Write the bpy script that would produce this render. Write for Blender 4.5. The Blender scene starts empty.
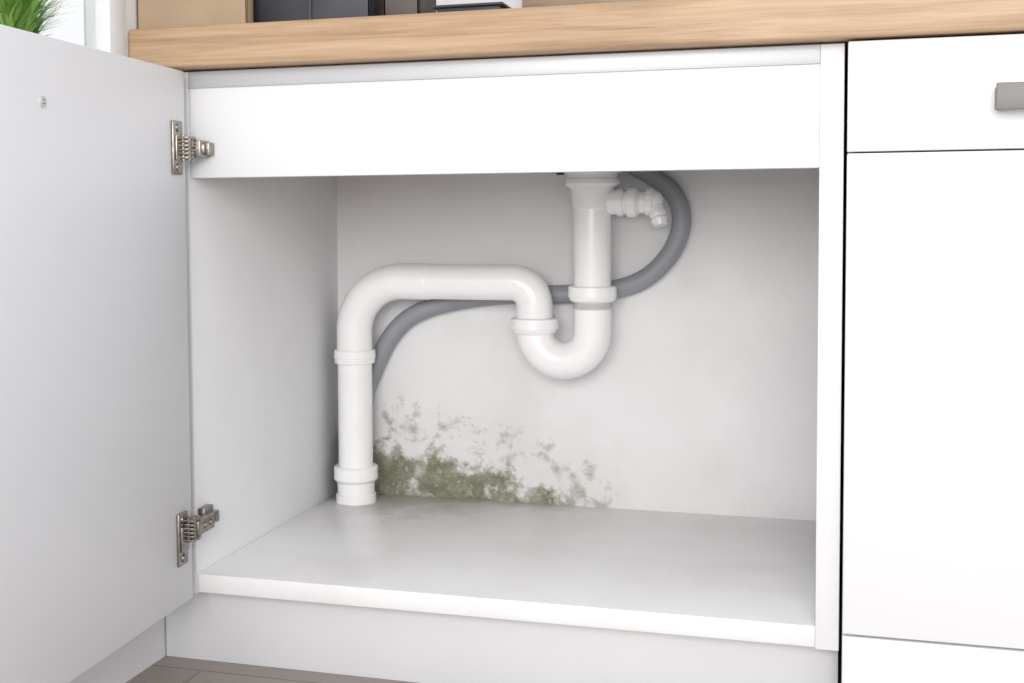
import bpy, bmesh, math, random
from mathutils import Vector, Matrix
random.seed(3)
S=bpy.context.scene
C=S.collection
S.view_settings.view_transform='Standard'
S.view_settings.look='None'
S.view_settings.exposure=0.0

# ---------------- materials ----------------
def new_mat(name, col=(0.8,0.8,0.8), rough=0.5, metal=0.0, spec=0.5):
    m=bpy.data.materials.new(name); m.use_nodes=True
    b=m.node_tree.nodes['Principled BSDF']
    b.inputs['Base Color'].default_value=(*col,1)
    b.inputs['Roughness'].default_value=rough
    b.inputs['Metallic'].default_value=metal
    b.inputs['Specular IOR Level'].default_value=spec
    return m
def N(m,t,**kw):
    n=m.node_tree.nodes.new(t)
    for k,v in kw.items(): setattr(n,k,v)
    return n
def L(m,a,b): m.node_tree.links.new(a,b)
def setin(m,sock,v):
    if isinstance(v,(int,float)): sock.default_value=v
    else: L(m,v,sock)
def mth(m,op,a,b=0.0,c=None,clamp=False):
    n=N(m,'ShaderNodeMath',operation=op,use_clamp=clamp)
    setin(m,n.inputs[0],a); setin(m,n.inputs[1],b)
    if c is not None: setin(m,n.inputs[2],c)
    return n.outputs[0]
def noise(m,vec,scale,detail=4,rough=0.5,dist=0.0):
    n=N(m,'ShaderNodeTexNoise'); L(m,vec,n.inputs['Vector'])
    n.inputs['Scale'].default_value=scale; n.inputs['Detail'].default_value=detail
    n.inputs['Roughness'].default_value=rough; n.inputs['Distortion'].default_value=dist
    return n.outputs['Fac']
def coords(m,scale=(1,1,1)):
    tc=N(m,'ShaderNodeTexCoord'); mp=N(m,'ShaderNodeMapping'); mp.inputs['Scale'].default_value=scale
    L(m,tc.outputs['Object'],mp.inputs['Vector']); return mp.outputs['Vector']
def ramp(m,fac,stops,interp='LINEAR'):
    r=N(m,'ShaderNodeValToRGB'); r.color_ramp.interpolation=interp
    while len(r.color_ramp.elements)<len(stops): r.color_ramp.elements.new(0.5)
    for e,(p,c) in zip(r.color_ramp.elements,stops):
        e.position=p; e.color=(*c,1) if len(c)==3 else c
    L(m,fac,r.inputs['Fac']); return r.outputs['Color']
def mixc(m,fac,a,b):
    n=N(m,'ShaderNodeMix',data_type='RGBA')
    setin(m,n.inputs[0],fac)
    for s,v in ((n.inputs[6],a),(n.inputs[7],b)):
        if isinstance(v,tuple): s.default_value=(*v,1)
        else: L(m,v,s)
    return n.outputs[2]
def bump(m,h,strength=0.2,dist=0.001):
    b=N(m,'ShaderNodeBump'); b.inputs['Strength'].default_value=strength; b.inputs['Distance'].default_value=dist
    L(m,h,b.inputs['Height']); L(m,b.outputs['Normal'],m.node_tree.nodes['Principled BSDF'].inputs['Normal'])
def base(m,c): L(m,c,m.node_tree.nodes['Principled BSDF'].inputs['Base Color'])

def melamine(name,c1,c2,rough=0.42,amp=3.0):
    m=new_mat(name,c1,rough,0,0.4)
    v=coords(m)
    n=noise(m,v,amp,5,0.6)
    base(m,ramp(m,n,[(0.35,c2),(0.65,c1)]))
    bump(m,noise(m,v,260,2,0.5),0.06,0.0005)
    return m
white=melamine('white_melamine',(0.845,0.848,0.86),(0.825,0.828,0.84))
white_front=melamine('white_front_lacquer',(0.84,0.842,0.86),(0.83,0.832,0.85),0.32)
white_door=melamine('white_door_inside',(0.82,0.826,0.85),(0.80,0.806,0.83),0.45)
plinth_m=melamine('white_plinth_foil',(0.74,0.74,0.755),(0.71,0.71,0.725),0.35)
wall_m=melamine('white_wall_paint',(0.80,0.80,0.81),(0.77,0.77,0.78),0.8)
plastic=new_mat('white_pvc',(0.93,0.93,0.925),0.18,0,0.55)
v=coords(plastic); base(plastic,ramp(plastic,noise(plastic,v,14,4,0.6),[(0.3,(0.91,0.905,0.90)),(0.6,(0.945,0.942,0.938))]))
grey_hose=new_mat('grey_hose_plastic',(0.33,0.345,0.37),0.5)
v=coords(grey_hose); base(grey_hose,ramp(grey_hose,noise(grey_hose,v,9),[(0.3,(0.25,0.26,0.28)),(0.7,(0.31,0.32,0.345))]))
alu=new_mat('brushed_aluminium',(0.60,0.61,0.63),0.5,0.3)
v=coords(alu,(2,60,300)); bump(alu,noise(alu,v,8),0.1,0.0004)
nickel=new_mat('hinge_nickel',(0.42,0.39,0.36),0.33,1.0)
v=coords(nickel,(60,60,60)); base(nickel,ramp(nickel,noise(nickel,v,3),[(0.3,(0.26,0.23,0.205)),(0.7,(0.40,0.37,0.34))]))
handle_m=new_mat('handle_brushed_steel',(0.24,0.23,0.225),0.55,0.3,0.3)
v=coords(handle_m,(5,80,400)); bump(handle_m,noise(handle_m,v,5),0.15,0.0004)
dark=new_mat('dark_gap',(0.03,0.03,0.035),0.7)
steel=new_mat('sink_steel',(0.55,0.55,0.56),0.3,1.0)
black=new_mat('black_rubber',(0.02,0.02,0.02),0.6)

oak=new_mat('oak_worktop',(0.6,0.42,0.26),0.42,0,0.4)
v=coords(oak,(1.6,22,34))
g1=noise(oak,v,2.2,6,0.6,0.6)
v2=coords(oak,(4,120,170)); g2=noise(oak,v2,3,3,0.6)
v3=coords(oak,(0.8,3,6)); g3=noise(oak,v3,2,2,0.5)
s_=mth(oak,'ADD',mth(oak,'MULTIPLY',g1,0.6),mth(oak,'MULTIPLY',g2,0.22)); s_=mth(oak,'ADD',s_,mth(oak,'MULTIPLY',g3,0.2))
col=ramp(oak,s_,[(0.36,(0.32,0.20,0.12)),(0.5,(0.48,0.32,0.195)),(0.64,(0.59,0.415,0.27))])
vor=N(oak,'ShaderNodeTexVoronoi'); L(oak,coords(oak,(2.6,9,9)),vor.inputs['Vector']); vor.inputs['Scale'].default_value=1.0
knot=ramp(oak,vor.outputs['Distance'],[(0.04,(1,1,1)),(0.10,(0,0,0))])
kn=N(oak,'ShaderNodeSeparateColor'); L(oak,knot,kn.inputs[0])
base(oak,mixc(oak,mth(oak,'MULTIPLY',kn.outputs[0],0.6),col,(0.28,0.15,0.08)))
bump(oak,g2,0.12,0.0006)

# mouldy back panel
back_m=new_mat('mouldy_back_board',(0.8,0.8,0.8),0.65,0,0.3)
m=back_m
tc=N(m,'ShaderNodeTexCoord'); sp=N(m,'ShaderNodeSeparateXYZ'); L(m,tc.outputs['Object'],sp.inputs[0])
X=sp.outputs[0]; Z=sp.outputs[2]; ov=tc.outputs['Object']
cloud=noise(m,ov,4.5,5,0.6)
clean=ramp(m,cloud,[(0.3,(0.70,0.685,0.69)),(0.5,(0.765,0.755,0.76)),(0.75,(0.80,0.792,0.797))])
nA=noise(m,ov,26,9,0.66,0.3); nB=noise(m,ov,75,6,0.7); nC=noise(m,ov,11,4,0.6,0.4); nD=noise(m,ov,34,7,0.7,0.5)
xo=mth(m,'SUBTRACT',X,0.06)
zl=mth(m,'SUBTRACT',0.236,mth(m,'MULTIPLY',xo,0.19))
b1=mth(m,'MULTIPLY',mth(m,'SUBTRACT',zl,Z),4.6)
b1=mth(m,'MINIMUM',b1,0.21)
xr=mth(m,'MULTIPLY',mth(m,'SUBTRACT',X,0.35),5.0); xr=mth(m,'MAXIMUM',xr,0.0)
b1=mth(m,'SUBTRACT',b1,xr)
comb=mth(m,'ADD',mth(m,'MULTIPLY',nA,0.6),mth(m,'MULTIPLY',nC,0.4))
d1=mth(m,'ADD',comb,b1)
d1=mth(m,'ADD',d1,mth(m,'MULTIPLY',mth(m,'SUBTRACT',nB,0.5),0.45))
mask1=mth(m,'MULTIPLY',mth(m,'SUBTRACT',d1,0.54),7.0,clamp=True)
zl2=mth(m,'SUBTRACT',0.312,mth(m,'MULTIPLY',xo,0.28))
b2=mth(m,'MINIMUM',mth(m,'MULTIPLY',mth(m,'SUBTRACT',zl2,Z),4.0),0.05)
xr2=mth(m,'MAXIMUM',mth(m,'MULTIPLY',mth(m,'SUBTRACT',X,0.46),4.0),0.0)
b2=mth(m,'SUBTRACT',b2,xr2)
d2=mth(m,'ADD',mth(m,'ADD',mth(m,'MULTIPLY',nA,0.75),mth(m,'MULTIPLY',nB,0.25)),b2)
mask2=mth(m,'MULTIPLY',mth(m,'SUBTRACT',d2,0.55),9.0,clamp=True)
zl3=mth(m,'SUBTRACT',0.31,mth(m,'MULTIPLY',xo,0.20))
halo=mth(m,'MULTIPLY',mth(m,'ADD',mth(m,'MULTIPLY',mth(m,'SUBTRACT',zl3,Z),4.0),mth(m,'SUBTRACT',nC,0.45)),1.0,clamp=True)
chip=mth(m,'MULTIPLY',mth(m,'SUBTRACT',nD,0.56),16.0,clamp=True)
c=mixc(m,mth(m,'MULTIPLY',halo,0.55),clean,(0.57,0.545,0.50))
c=mixc(m,mth(m,'MULTIPLY',mth(m,'MULTIPLY',chip,halo),0.7),c,(0.80,0.79,0.775))
mouldcol=ramp(m,nB,[(0.3,(0.095,0.097,0.052)),(0.5,(0.165,0.162,0.092)),(0.7,(0.31,0.295,0.20))])
c=mixc(m,mth(m,'MULTIPLY',mask2,0.62),c,(0.24,0.225,0.16))
c=mixc(m,mth(m,'MULTIPLY',mask1,0.9),c,mouldcol)
base(m,c)
bump(m,mth(m,'ADD',mask1,mth(m,'ADD',mth(m,'MULTIPLY',nA,0.4),mth(m,'MULTIPLY',mth(m,'MULTIPLY',chip,halo),1.2))),0.3,0.0015)

# shelf with dirt near back-left
shelf_m=new_mat('damp_shelf_board',(0.84,0.84,0.84),0.38,0,0.42); m=shelf_m
tc=N(m,'ShaderNodeTexCoord'); sp=N(m,'ShaderNodeSeparateXYZ'); L(m,tc.outputs['Object'],sp.inputs[0])
X=sp.outputs[0]; Y=sp.outputs[1]
n1=noise(m,coords(m,(1,1.3,1)),13,8,0.72,0.5)
dx=mth(m,'MULTIPLY',mth(m,'ABSOLUTE',mth(m,'SUBTRACT',X,0.12)),1.15)
bb=mth(m,'MULTIPLY',mth(m,'SUBTRACT',Y,0.36),2.6)
dd=mth(m,'SUBTRACT',mth(m,'ADD',n1,bb),dx)
mask=mth(m,'MULTIPLY',mth(m,'SUBTRACT',dd,0.42),3.0,clamp=True)
n2=noise(m,tc.outputs['Object'],7,6,0.6)
cl=ramp(m,n2,[(0.3,(0.82,0.815,0.805)),(0.5,(0.88,0.878,0.875)),(0.6,(0.90,0.90,0.898))])
base(m,mixc(m,mth(m,'MULTIPLY',mask,0.66),cl,(0.43,0.405,0.33)))

side_m=new_mat('side_board',(0.82,0.82,0.83),0.5,0,0.35); m=side_m
tc=N(m,'ShaderNodeTexCoord'); sp=N(m,'ShaderNodeSeparateXYZ'); L(m,tc.outputs['Object'],sp.inputs[0])
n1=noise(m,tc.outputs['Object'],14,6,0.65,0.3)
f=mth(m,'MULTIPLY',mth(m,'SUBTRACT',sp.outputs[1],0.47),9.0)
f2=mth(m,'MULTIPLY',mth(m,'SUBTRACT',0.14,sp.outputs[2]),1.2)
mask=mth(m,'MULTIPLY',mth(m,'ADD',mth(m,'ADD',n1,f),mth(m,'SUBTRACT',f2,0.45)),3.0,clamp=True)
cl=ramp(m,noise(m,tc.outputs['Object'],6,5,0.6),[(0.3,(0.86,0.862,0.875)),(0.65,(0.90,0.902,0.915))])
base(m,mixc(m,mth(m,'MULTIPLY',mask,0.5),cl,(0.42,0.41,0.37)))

floor_m=new_mat('grey_wood_floor',(0.3,0.27,0.25),0.45); m=floor_m
br=N(m,'ShaderNodeTexBrick'); L(m,coords(m),br.inputs['Vector'])
br.inputs['Scale'].default_value=1.0; br.inputs['Brick Width'].default_value=1.2; br.inputs['Row Height'].default_value=0.18
br.inputs['Mortar Size'].default_value=0.002; br.inputs['Color1'].default_value=(0.29,0.25,0.23,1); br.inputs['Color2'].default_value=(0.25,0.215,0.195,1); br.inputs['Mortar'].default_value=(0.12,0.1,0.09,1)
gn=noise(m,coords(m,(2,30,1)),4,6,0.6)
base(m,mixc(m,mth(m,'MULTIPLY',gn,0.5),br.outputs['Color'],(0.37,0.33,0.30)))

card=new_mat('tan_cardboard',(0.42,0.30,0.19),0.8); base(card,ramp(card,noise(card,coords(card,(1,1,1)),7,4),[(0.3,(0.37,0.265,0.175)),(0.7,(0.46,0.34,0.23))]))
crate_m=new_mat('slate_crate',(0.07,0.075,0.085),0.55); base(crate_m,ramp(crate_m,noise(crate_m,coords(crate_m),20,4),[(0.3,(0.03,0.032,0.04)),(0.7,(0.055,0.058,0.07))]))
crate2_m=new_mat('brown_grey_crate',(0.16,0.13,0.12),0.6); base(crate2_m,ramp(crate2_m,noise(crate2_m,coords(crate2_m),20,4),[(0.3,(0.07,0.06,0.055)),(0.7,(0.11,0.095,0.085))]))
leaf=new_mat('leaf_green',(0.12,0.33,0.04),0.5); base(leaf,ramp(leaf,noise(leaf,coords(leaf),40,2),[(0.3,(0.10,0.28,0.03)),(0.7,(0.34,0.58,0.12))]))
pot_m=new_mat('white_pot',(0.8,0.8,0.78),0.4)
frame_m=new_mat('window_frame_white',(0.85,0.86,0.88),0.35)
glass=new_mat('window_glass',(1,1,1),0.0); glass.node_tree.nodes['Principled BSDF'].inputs['Transmission Weight'].default_value=1.0
glass.node_tree.nodes['Principled BSDF'].inputs['IOR'].default_value=1.01
wood2=new_mat('beech_board',(0.25,0.14,0.08),0.5); base(wood2,ramp(wood2,noise(wood2,coords(wood2,(3,40,40)),3,4),[(0.3,(0.30,0.20,0.13)),(0.7,(0.42,0.30,0.20))]))

# ---------------- helpers ----------------
def empty(name,loc=(0,0,0)):
    e=bpy.data.objects.new(name,None); e.empty_display_size=0.05; C.objects.link(e); e.location=loc; return e
def finish(bm,name,mat,parent=None,smooth=None):
    bmesh.ops.recalc_face_normals(bm,faces=bm.faces)
    me=bpy.data.meshes.new(name); bm.to_mesh(me); bm.free()
    me.materials.append(mat)
    o=bpy.data.objects.new(name,me); C.objects.link(o)
    if smooth is not None:
        me.shade_smooth(); me.set_sharp_from_angle(angle=math.radians(smooth))
    if parent: o.parent=parent
    return o
def add_box(bm,x0,x1,y0,y1,z0,z1,M=None,bev=0.0,seg=2):
    r=bmesh.ops.create_cube(bm,size=1.0)
    vs=r['verts']
    for v in vs:
        v.co=Vector(((x0+x1)/2+v.co.x*(x1-x0),(y0+y1)/2+v.co.y*(y1-y0),(z0+z1)/2+v.co.z*(z1-z0)))
    if bev>0:
        es={e for v in vs for e in v.link_edges}
        rr=bmesh.ops.bevel(bm,geom=list(es),offset=bev,segments=seg,profile=0.5,affect='EDGES')
        vs=list({v for f in rr['faces'] for v in f.verts}|{v for v in vs if v.is_valid})
    if M is not None:
        bmesh.ops.transform(bm,matrix=M,verts=[v for v in vs if v.is_valid])
    return vs
def box(name,x0,x1,y0,y1,z0,z1,mat,parent=None,bev=0.001,seg=2):
    bm=bmesh.new(); add_box(bm,x0,x1,y0,y1,z0,z1,bev=bev,seg=seg)
    return finish(bm,name,mat,parent,smooth=40)
def sweep(bm,pts,radii,n=32,ribs=0,ribamp=0.0,cap=True):
    pts=[Vector(p) for p in pts]
    if isinstance(radii,(int,float)): radii=[radii]*len(pts)
    tan=[]
    for i in range(len(pts)):
        a=pts[i]; t=Vector((0,0,0)); j=i
        while j+1<len(pts) and (pts[j+1]-a).length<1e-7: j+=1
        if j+1<len(pts): t+= (pts[j+1]-a).normalized()
        j=i
        while j>0 and (a-pts[j-1]).length<1e-7: j-=1
        if j>0: t+=(a-pts[j-1]).normalized()
        tan.append(t.normalized())
    ref=Vector((0,1,0)) if abs(tan[0].y)<0.9 else Vector((1,0,0))
    nrm=(ref-tan[0]*ref.dot(tan[0])).normalized()
    rings=[]
    for p,t,r in zip(pts,tan,radii):
        nrm=(nrm-t*nrm.dot(t)).normalized(); bn=t.cross(nrm)
        ring=[]
        for k in range(n):
            a=2*math.pi*k/n
            rr=r*(1+ribamp*math.cos(ribs*a)) if ribs else r
            ring.append(bm.verts.new(p+nrm*math.cos(a)*rr+bn*math.sin(a)*rr))
        rings.append(ring)
    for a,b in zip(rings[:-1],rings[1:]):
        for k in range(n):
            bm.faces.new((a[k],a[(k+1)%n],b[(k+1)%n],b[k]))
    if cap:
        bm.faces.new(rings[0]); bm.faces.new(rings[-1])
def tube(name,pts,radii,mat,parent=None,n=32,ribs=0,ribamp=0.0,smooth=35):
    bm=bmesh.new(); sweep(bm,pts,radii,n,ribs,ribamp); return finish(bm,name,mat,parent,smooth)
def arc(cx,cz,r,a0,a1,y,n=16):
    return [(cx+r*math.cos(math.radians(a0+(a1-a0)*i/n)),y,cz+r*math.sin(math.radians(a0+(a1-a0)*i/n))) for i in range(n+1)]
def lathe_seg(c,axis,prof):
    c=Vector(c); axis=Vector(axis).normalized()
    return [tuple(c+axis*o) for o,_ in prof],[r for _,r in prof]
def collar(name,c,axis,prof,mat,parent,n=40,ribs=0,ribamp=0.0):
    p,r=lathe_seg(c,axis,prof); return tube(name,p,r,mat,parent,n,ribs,ribamp,smooth=30)
def catmull(P,sub=10):
    P=[Vector(p) for p in P]; out=[]
    Q=[P[0]*2-P[1]]+P+[P[-1]*2-P[-2]]
    for i in range(1,len(Q)-2):
        for k in range(sub):
            t=k/sub; a,b,c,d=Q[i-1],Q[i],Q[i+1],Q[i+2]
            out.append(0.5*((2*b)+(c-a)*t+(2*a-5*b+4*c-d)*t*t+(3*b-a-3*c+d)*t**3))
    out.append(P[-1]); return out

# ---------------- room ----------------
box('floor',-2.5,3.0,-3.2,0.62,-0.05,-0.003,floor_m,bev=0)
box('wall_back',-0.4,2.6,0.60,0.70,-0.003,2.5,wall_m,bev=0)
WX=-0.074; WT=0.06; WZ=0.772
bm=bmesh.new()
add_box(bm,WX-WT,WX,-2.2,0.60,-0.003,WZ)
add_box(bm,WX-WT,WX,-0.034,0.60,WZ,2.5)
add_box(bm,WX-WT,WX,-2.2,-1.15,WZ,2.5)
add_box(bm,WX-WT,WX,-1.15,-0.034,2.0,2.5)
finish(bm,'wall_left',wall_m)
win=empty('window_1')
bm=bmesh.new()
fx0,fx1=WX-0.034,WX+0.002
add_box(bm,fx0,fx1,-0.072,-0.0345,WZ+0.0005,2.0,bev=0.003)
add_box(bm,fx0,fx1,-1.15,-1.10,WZ+0.0005,2.0,bev=0.003)
add_box(bm,fx0,fx1,-1.10,-0.072,WZ+0.0005,WZ+0.022,bev=0.003)
add_box(bm,fx0,fx1,-1.10,-0.072,1.95,2.0,bev=0.003)
add_box(bm,fx0,fx1,-0.625,-0.580,WZ+0.022,1.95,bev=0.003)
finish(bm,'frame',frame_m,win,40)
box('glass_pane',fx0+0.012,fx0+0.016,-1.10,-0.073,WZ+0.02,1.95,glass,win,bev=0)
box('trim_1',WX-0.30,WX-WT-0.0005,-1.2,0.15,WZ-0.03,WZ,frame_m,None,bev=0.003)

# ---------------- worktop ----------------
wt=empty('kitchen_worktop')
ZB,ZT=0.7835,0.835
bm=bmesh.new()
add_box(bm,WX+0.001,2.2,-0.030,0.12,ZB,ZT,bev=0.004,seg=3)
finish(bm,'front_board',oak,wt,40)
box('left_board',WX+0.001,0.2,0.1195,0.598,ZB,ZT,oak,wt,bev=0)
box('right_board',0.68,2.2,0.1195,0.598,ZB,ZT,oak,wt,bev=0)
box('back_board',0.2,0.68,0.52,0.598,ZB,ZT,oak,wt,bev=0)

# sink
bm=bmesh.new()
def ring(x0,x1,y0,y1,z): return [bm.verts.new(p) for p in ((x0,y0,z),(x1,y0,z),(x1,y1,z),(x0,y1,z))]
rs=[ring(0.185,0.695,0.112,0.535,0.8365),ring(0.185,0.695,0.112,0.535,0.8385),ring(0.215,0.665,0.135,0.505,0.8385),ring(0.23,0.65,0.15,0.49,0.73),ring(0.40,0.485,0.395,0.475,0.725)]
for a,b in zip(rs[:-1],rs[1:]):
    for k in range(4): bm.faces.new((a[k],a[(k+1)%4],b[(k+1)%4],b[k]))
bm.faces.new(rs[-1])
sk=finish(bm,'kitchen_sink',steel,None,30)
md=sk.modifiers.new('sol','SOLIDIFY'); md.thickness=0.0012; md.offset=1

# ---------------- sink cabinet ----------------
cab=empty('sink_base_cabinet')
XI=-0.0045; XO=0.777; XE=0.8030; ZC=0.7815; D=0.50
box('side_panel_left',XI-0.017,XI,0.0,D+0.06,0.0995,ZC,side_m,cab)
box('side_panel_right',XO,XE,0.0,D+0.06,0.0995,ZC,white,cab,bev=0.0012)
box('back_panel',XI,XO,D,D+0.008,0.10,ZC,back_m,cab,bev=0)
box('bottom_shelf',XI,XO,0.0005,D,0.1015,0.1262,shelf_m,cab,bev=0.0012)
box('sink_rail',XI+0.001,XO,0.0005,0.0165,0.6450,0.7635,white,cab,bev=0.0012)
bm=bmesh.new()
add_box(bm,XI+0.001,XO,-0.001,0.017,0.7600,0.7812,bev=0.0008)
add_box(bm,XI+0.001,XO,-0.0030,0.0,0.7600,0.7615,bev=0.0005)
finish(bm,'aluminium_strip',alu,cab,40)
box('plinth',-0.072,XE,0.035,0.050,-0.003,0.0993,plinth_m,cab,bev=0.001)
door=empty('cabinet_door'); door.parent=cab
ang=math.atan2(0.056,0.998)
T=Matrix.Translation((0.0020,-0.022,0))@Matrix.Rotation(ang,4,'Z')
door.matrix_world=T
box('door_leaf',-0.018,0,-0.79,0,0.1015,0.7795,white_door,door,bev=0.0012)
collar('bumper_plug',(0.0,-0.322,0.712),(1,0,0),[(0,0.0060),(0.0012,0.0058),(0.0020,0.0045),(0.0010,0.0034),(0.0010,0.0004)],alu,door,20)
collar('bumper_plug_hole',(0.0012,-0.322,0.712),(1,0,0),[(0,0.0026),(0.0006,0.0025)],dark,door,16)

def screw(bm,c,axis,r=0.0042):
    p,rr=lathe_seg(c,axis,[(0,r),(0.0014,r*0.95),(0.0018,r*0.72),(0.0008,r*0.52),(0.0008,r*0.08)]); sweep(bm,p,rr,16)
def hinge(name,zc,y0,y1,ph,az,arm):
    h=empty(name); h.parent=door
    bm=bmesh.new()
    add_box(bm,0.0,0.0035,y0,y1,zc-ph,zc+ph,bev=0.0012)
    add_box(bm,0.0035,0.006,y0+0.004,y1-0.002,zc-0.016,zc+0.016,bev=0.001)
    for s in (-1,1): screw(bm,(0.0034,(y0+y1)/2,zc+s*ph*0.74),(1,0,0),0.0058)
    zk=zc+az
    for i,dz in enumerate((-0.0125,-0.0075,-0.0025,0.0025,0.0075,0.0125)):
        add_box(bm,0.004,0.016,y1-0.013,y1+0.012,zk+dz-0.0016,zk+dz+0.0016,bev=0.0005)
    for (x,y,r) in ((0.0128,y1+0.007,0.0028),(0.0075,y1-0.007,0.0026),(0.0135,y1-0.003,0.0024)):
        p,rr=lathe_seg((x,y,zk-0.0158),(0,0,1),[(0,r),(0.0316,r)]); sweep(bm,p,rr,14)
    finish(bm,'cup_flange_and_knuckle',nickel,h,35)
    bm=bmesh.new()
    for (a,b) in arm: add_box(bm,*a,zk-b,zk+b,bev=0.0010)
    finish(bm,'arm',nickel,h,35)
    return h,zk
ht,zk=hinge('hinge',0.6815,-0.040,-0.014,0.0335,0.0,[((0.012,0.024,-0.008,0.0195),0.0105),((0.022,0.0305,0.004,0.0215),0.0080),((0.022,0.027,-0.004,0.008),0.0055)])
bm=bmesh.new()
screw(bm,(0.018,-0.0078,zk),(0,-1,0)); screw(bm,(0.0266,0.0042,zk),(0,-1,0),0.0034)
finish(bm,'arm_screws',nickel,ht,35)
hb,zk=hinge('hinge.001',0.187,-0.044,-0.018,0.0335,0.010,[((0.008,0.018,-0.018,0.030),0.0095),((0.004,0.013,0.026,0.056),0.0075),((-0.004,0.0055,0.026,0.054),0.0150)])
bm=bmesh.new()
screw(bm,(0.0178,0.004,zk),(1,0,0)); screw(bm,(0.0178,0.020,zk),(1,0,0)); screw(bm,(0.0128,0.044,zk),(1,0,0))
finish(bm,'arm_screws',nickel,hb,35)

# ---------------- right drawer cabinet ----------------
dc=empty('drawer_cabinet')
box('carcass',XE+0.0035,1.40,0.003,0.56,0.0995,ZC,dark,dc,bev=0)
box('drawer_front',0.8062,1.40,-0.020,-0.001,0.6610,0.7805,white_front,dc,bev=0.0015,seg=3)
box('door_front',0.8062,1.40,-0.020,-0.001,0.1265,0.6592,white_front,dc,bev=0.0015,seg=3)
box('plinth',0.8062,1.40,-0.018,-0.001,-0.003,0.1235,white_front,dc,bev=0.0015,seg=3)
bm=bmesh.new()
add_box(bm,0.952,1.116,-0.052,-0.044,0.7000,0.7275,bev=0.0006)
add_box(bm,0.954,0.964,-0.046,-0.019,0.702,0.7255,bev=0.001)
add_box(bm,1.104,1.114,-0.046,-0.019,0.702,0.7255,bev=0.001)
finish(bm,'bar_handle',handle_m,dc,40)

# ---------------- drain pipe ----------------
dr=empty('sink_drain_pipe')
PY=0.4395; R=0.0283
xr_,xl_,zh=0.442,0.3505,0.490
tube('tailpiece',[(xr_,PY,0.723),(xr_,PY,0.45)],0.0290,plastic,dr,40)
collar('sink_flange',(xr_,PY,0.70),(0,0,-1),[(0,0.044),(0.039,0.044),(0.041,0.0425),(0.041,0.040),(0.050,0.039),(0.0505,0.0425),(0.057,0.0425),(0.0595,0.041),(0.063,0.035),(0.070,0.0325),(0.095,0.0310),(0.096,0.029)],plastic,dr)
collar('nut_right',(xr_,PY,0.486),(0,0,-1),[(0,0.029),(0.0,0.0345),(0.002,0.0375),(0.017,0.0380),(0.0175,0.0365),(0.021,0.0355),(0.024,0.033),(0.026,0.0285)],plastic,dr)
zc=0.4145; br_=(xr_-xl_)/2
pts=[(xr_,PY,0.472),(xr_,PY,0.44)]+arc((xr_+xl_)/2,zc,br_,0,-180,PY,24)+[(xl_,PY,0.43)]
tube('u_bend',pts,[0.0290]*len(pts),plastic,dr,40)
collar('nut_left',(xl_,PY,0.4355),(0,0,-1),[(0,0.028),(0,0.0345),(0.002,0.0380),(0.0165,0.0388),(0.017,0.0370),(0.021,0.0355),(0.025,0.032),(0.026,0.028)],plastic,dr)
re=0.036; rl=0.083; xv=0.0485
pts=[(xl_,PY,0.425)]+arc(xl_-re,zh-re,re,0,90,PY,14)+[(0.17,PY,zh)]
tube('swan_neck',pts,0.0285,plastic,dr,40)
pts=[(0.180,PY,zh),(0.1795,PY,zh),(0.178,PY,zh),(0.170,PY,zh)]+arc(xv+rl,zh-rl,rl,90,180,PY,20)+[(xv,PY,0.36)]
rad=[0.0284,0.0289,0.0293,0.0294]+[0.0294]*(len(pts)-4)
tube('left_elbow',pts,rad,plastic,dr,40,smooth=70)
collar('elbow_nut',(xv,PY,0.378),(0,0,-1),[(0,0.029),(0.0,0.0325),(0.002,0.0340),(0.013,0.0345),(0.0135,0.0335),(0.022,0.0330),(0.0235,0.029)],plastic,dr)
tube('down_pipe',[(xv,PY,0.37),(xv,PY,0.13)],0.0283,plastic,dr,40)
collar('floor_coupling',(xv,PY,0.1865),(0,0,-1),[(0,0.0283),(0,0.0335),(0.002,0.0360),(0.021,0.0365),(0.0225,0.0355),(0.0255,0.0330),(0.027,0.0310),(0.046,0.0305),(0.047,0.0330),(0.0600,0.0335)],plastic,dr)
bz=0.614
collar('branch_stub',(xr_+0.02,PY,bz),(1,0,0),[(0,0.019),(0.020,0.019),(0.020,0.0215),(0.028,0.0215),(0.029,0.0185),(0.034,0.0185),(0.035,0.0235),(0.048,0.0235),(0.050,0.0205),(0.054,0.017),(0.066,0.017)],plastic,dr,48,24,0.012)
collar('branch_cap',(xr_+0.082,PY,bz+0.001),(1,0,-0.05),[(0,0.017),(0.001,0.0205),(0.011,0.021),(0.012,0.0175),(0.017,0.0165),(0.022,0.0135),(0.026,0.007),(0.0265,0.001)],plastic,dr,48,16,0.02)
collar('branch_spigot',(xr_+0.096,PY-0.004,bz-0.002),(0.32,-0.25,-1),[(0,0.0115),(0.016,0.0115),(0.016,0.0135),(0.021,0.0125),(0.022,0.0115),(0.026,0.0132),(0.032,0.0115),(0.036,0.0105)],plastic,dr,32)
collar('branch_seal',(0.392,PY,0.6615),(0,0,-1),[(0,0.006),(0.004,0.006)],black,dr,16)

# grey hose
HY=0.4848
hp=[(0.47,HY,0.690),(0.500,HY,0.671),(0.532,HY,0.652),(0.562,HY,0.625),(0.573,HY,0.587),(0.560,HY,0.541),(0.523,HY,0.500),(0.473,HY,0.4790),(0.396,HY,0.470),(0.283,HY,0.466),(0.190,HY,0.452),(0.130,HY,0.429),(0.094,HY,0.394),(0.068,HY,0.345),(0.048,HY,0.29),(0.044,HY,0.22),(0.044,HY,0.127)]
cp=catmull(hp,22)
rr=[0.0147+ (0.0003 if (i%2==0) else -0.0003) for i in range(len(cp))]
tube('grey_waste_hose',cp,rr,grey_hose,None,28,smooth=60)

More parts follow.
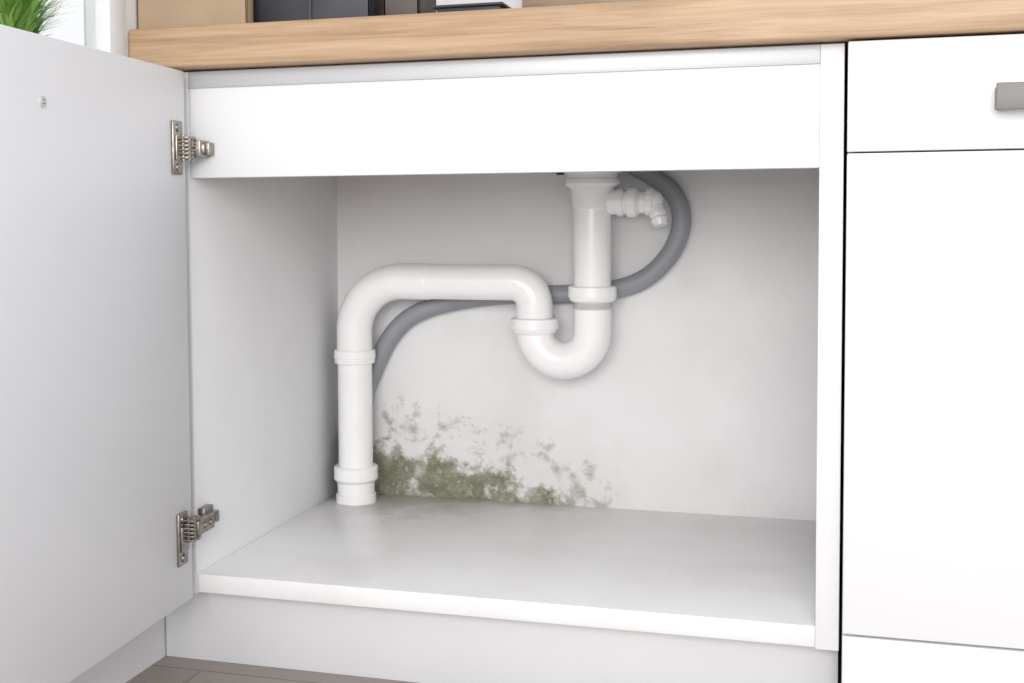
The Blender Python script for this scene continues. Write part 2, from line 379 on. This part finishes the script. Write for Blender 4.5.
# ---------------- things on the worktop ----------------
def open_crate(name,x0,x1,y0,y1,z0,z1,mat,t=0.004,lip=True,ribs=3):
    bm=bmesh.new()
    add_box(bm,x0,x1,y0,y1,z0,z0+t,bev=0.001)
    add_box(bm,x0,x1,y0,y0+t,z0,z1,bev=0.001); add_box(bm,x0,x1,y1-t,y1,z0,z1,bev=0.001)
    add_box(bm,x0,x0+t,y0,y1,z0,z1,bev=0.001); add_box(bm,x1-t,x1,y0,y1,z0,z1,bev=0.001)
    if lip:
        add_box(bm,x0-0.004,x1+0.004,y0-0.004,y0+0.002,z1-0.012,z1,bev=0.001)
        add_box(bm,x0-0.004,x1+0.004,y1-0.002,y1+0.004,z1-0.012,z1,bev=0.001)
    for k in range(ribs):
        xx=x0+(x1-x0)*(k+0.5)/ribs
        add_box(bm,xx-0.003,xx+0.003,y0-0.003,y0+0.001,z0,z1-0.012,bev=0.0005)
    return finish(bm,name,mat,None,40)
open_crate('cardboard_box',-0.0725,0.084,-0.008,0.012,ZT+0.0003,0.96,card,0.003,False,0)
open_crate('storage_crate',0.072,0.235,0.03,0.10,ZT+0.0003,0.95,crate_m,ribs=1)
open_crate('storage_crate.001',0.252,0.30,0.03,0.10,ZT+0.0003,0.93,crate2_m,ribs=0)
bm=bmesh.new()
add_box(bm,0.325,0.405,0.02,0.10,ZT+0.0003,0.848,bev=0.002)
add_box(bm,0.320,0.410,0.015,0.105,0.848,0.851,bev=0.001)
finish(bm,'baking_tray',crate_m,None,40)
box('chopping_board',0.30,0.55,0.57,0.588,ZT+0.0003,1.05,wood2,None,bev=0.004)

# plant outside on the window ledge
pl=empty('potted_herb')
px,py,pz=WX-0.125,-0.095,WZ+0.0003
collar('pot',(px,py,pz),(0,0,1),[(0,0.026),(0.002,0.028),(0.032,0.034),(0.036,0.036),(0.042,0.036),(0.042,0.032),(0.034,0.031)],pot_m,pl,32)
bm=bmesh.new()
for i in range(1000):
    a=random.uniform(0,2*math.pi); r0=random.uniform(0,0.028); ln=random.uniform(0.03,0.125); out=random.uniform(0.1,1.0)
    b0=Vector((px+r0*math.cos(a),py+r0*math.sin(a),pz+0.034)); a2=a+random.uniform(-0.6,0.6)
    dv=Vector((math.cos(a2),math.sin(a2),0)); w=random.uniform(0.0012,0.0030); sd=Vector((-dv.y,dv.x,0))
    prev=None
    for k in range(6):
        t=k/5; c0=b0+dv*out*ln*t*t*0.9+Vector((0,0,ln*(t-0.40*out*t*t)))
        c0.x=min(c0.x,WX-WT-0.005)
        ww=w*(1-t)**0.6+0.0001
        cur=(bm.verts.new(c0-sd*ww),bm.verts.new(c0+sd*ww))
        if prev: bm.faces.new((prev[0],prev[1],cur[1],cur[0]))
        prev=cur
finish(bm,'leaves',leaf,pl)

# ---------------- light ----------------
w=bpy.data.worlds.new('World'); S.world=w; w.use_nodes=True
bg=w.node_tree.nodes['Background']; bg.inputs[0].default_value=(0.972,0.98,1.0,1); bg.inputs[1].default_value=1.0
def area(name,loc,target,size,power,col=(1,1,1)):
    l=bpy.data.lights.new(name,'AREA'); l.shape='RECTANGLE'; l.size=size[0]; l.size_y=size[1]; l.energy=power; l.color=col
    o=bpy.data.objects.new(name,l); C.objects.link(o); o.location=loc
    o.rotation_euler=(Vector(target)-Vector(loc)).to_track_quat('-Z','Y').to_euler(); return o
area('front_fill_light',(0.75,-3.1,1.2),(0.35,0.4,0.3),(1.8,1.2),66,(1,0.985,0.97))  # added off-camera fill lamp, brightens the cabinet interior; no actual window there

# ---------------- camera ----------------
cd=bpy.data.cameras.new('cam'); cam=bpy.data.objects.new('camera',cd); C.objects.link(cam); S.camera=cam
yaw,pitch,roll=0.2850,-0.0515,-0.0059
fv=Vector((-math.sin(yaw)*math.cos(pitch),math.cos(yaw)*math.cos(pitch),math.sin(pitch)))
r=Vector((math.cos(yaw),math.sin(yaw),0)); u=r.cross(fv)
r2=r*math.cos(roll)+u*math.sin(roll); u2=-r*math.sin(roll)+u*math.cos(roll)
M=Matrix((( r2.x,u2.x,-fv.x,0.7782),(r2.y,u2.y,-fv.y,-1.4173),(r2.z,u2.z,-fv.z,0.5912),(0,0,0,1)))
cam.matrix_world=M
cd.sensor_width=36; cd.lens=1217.76/1024*36; cd.shift_x=0.0478; cd.shift_y=-0.0591
cd.clip_start=0.02
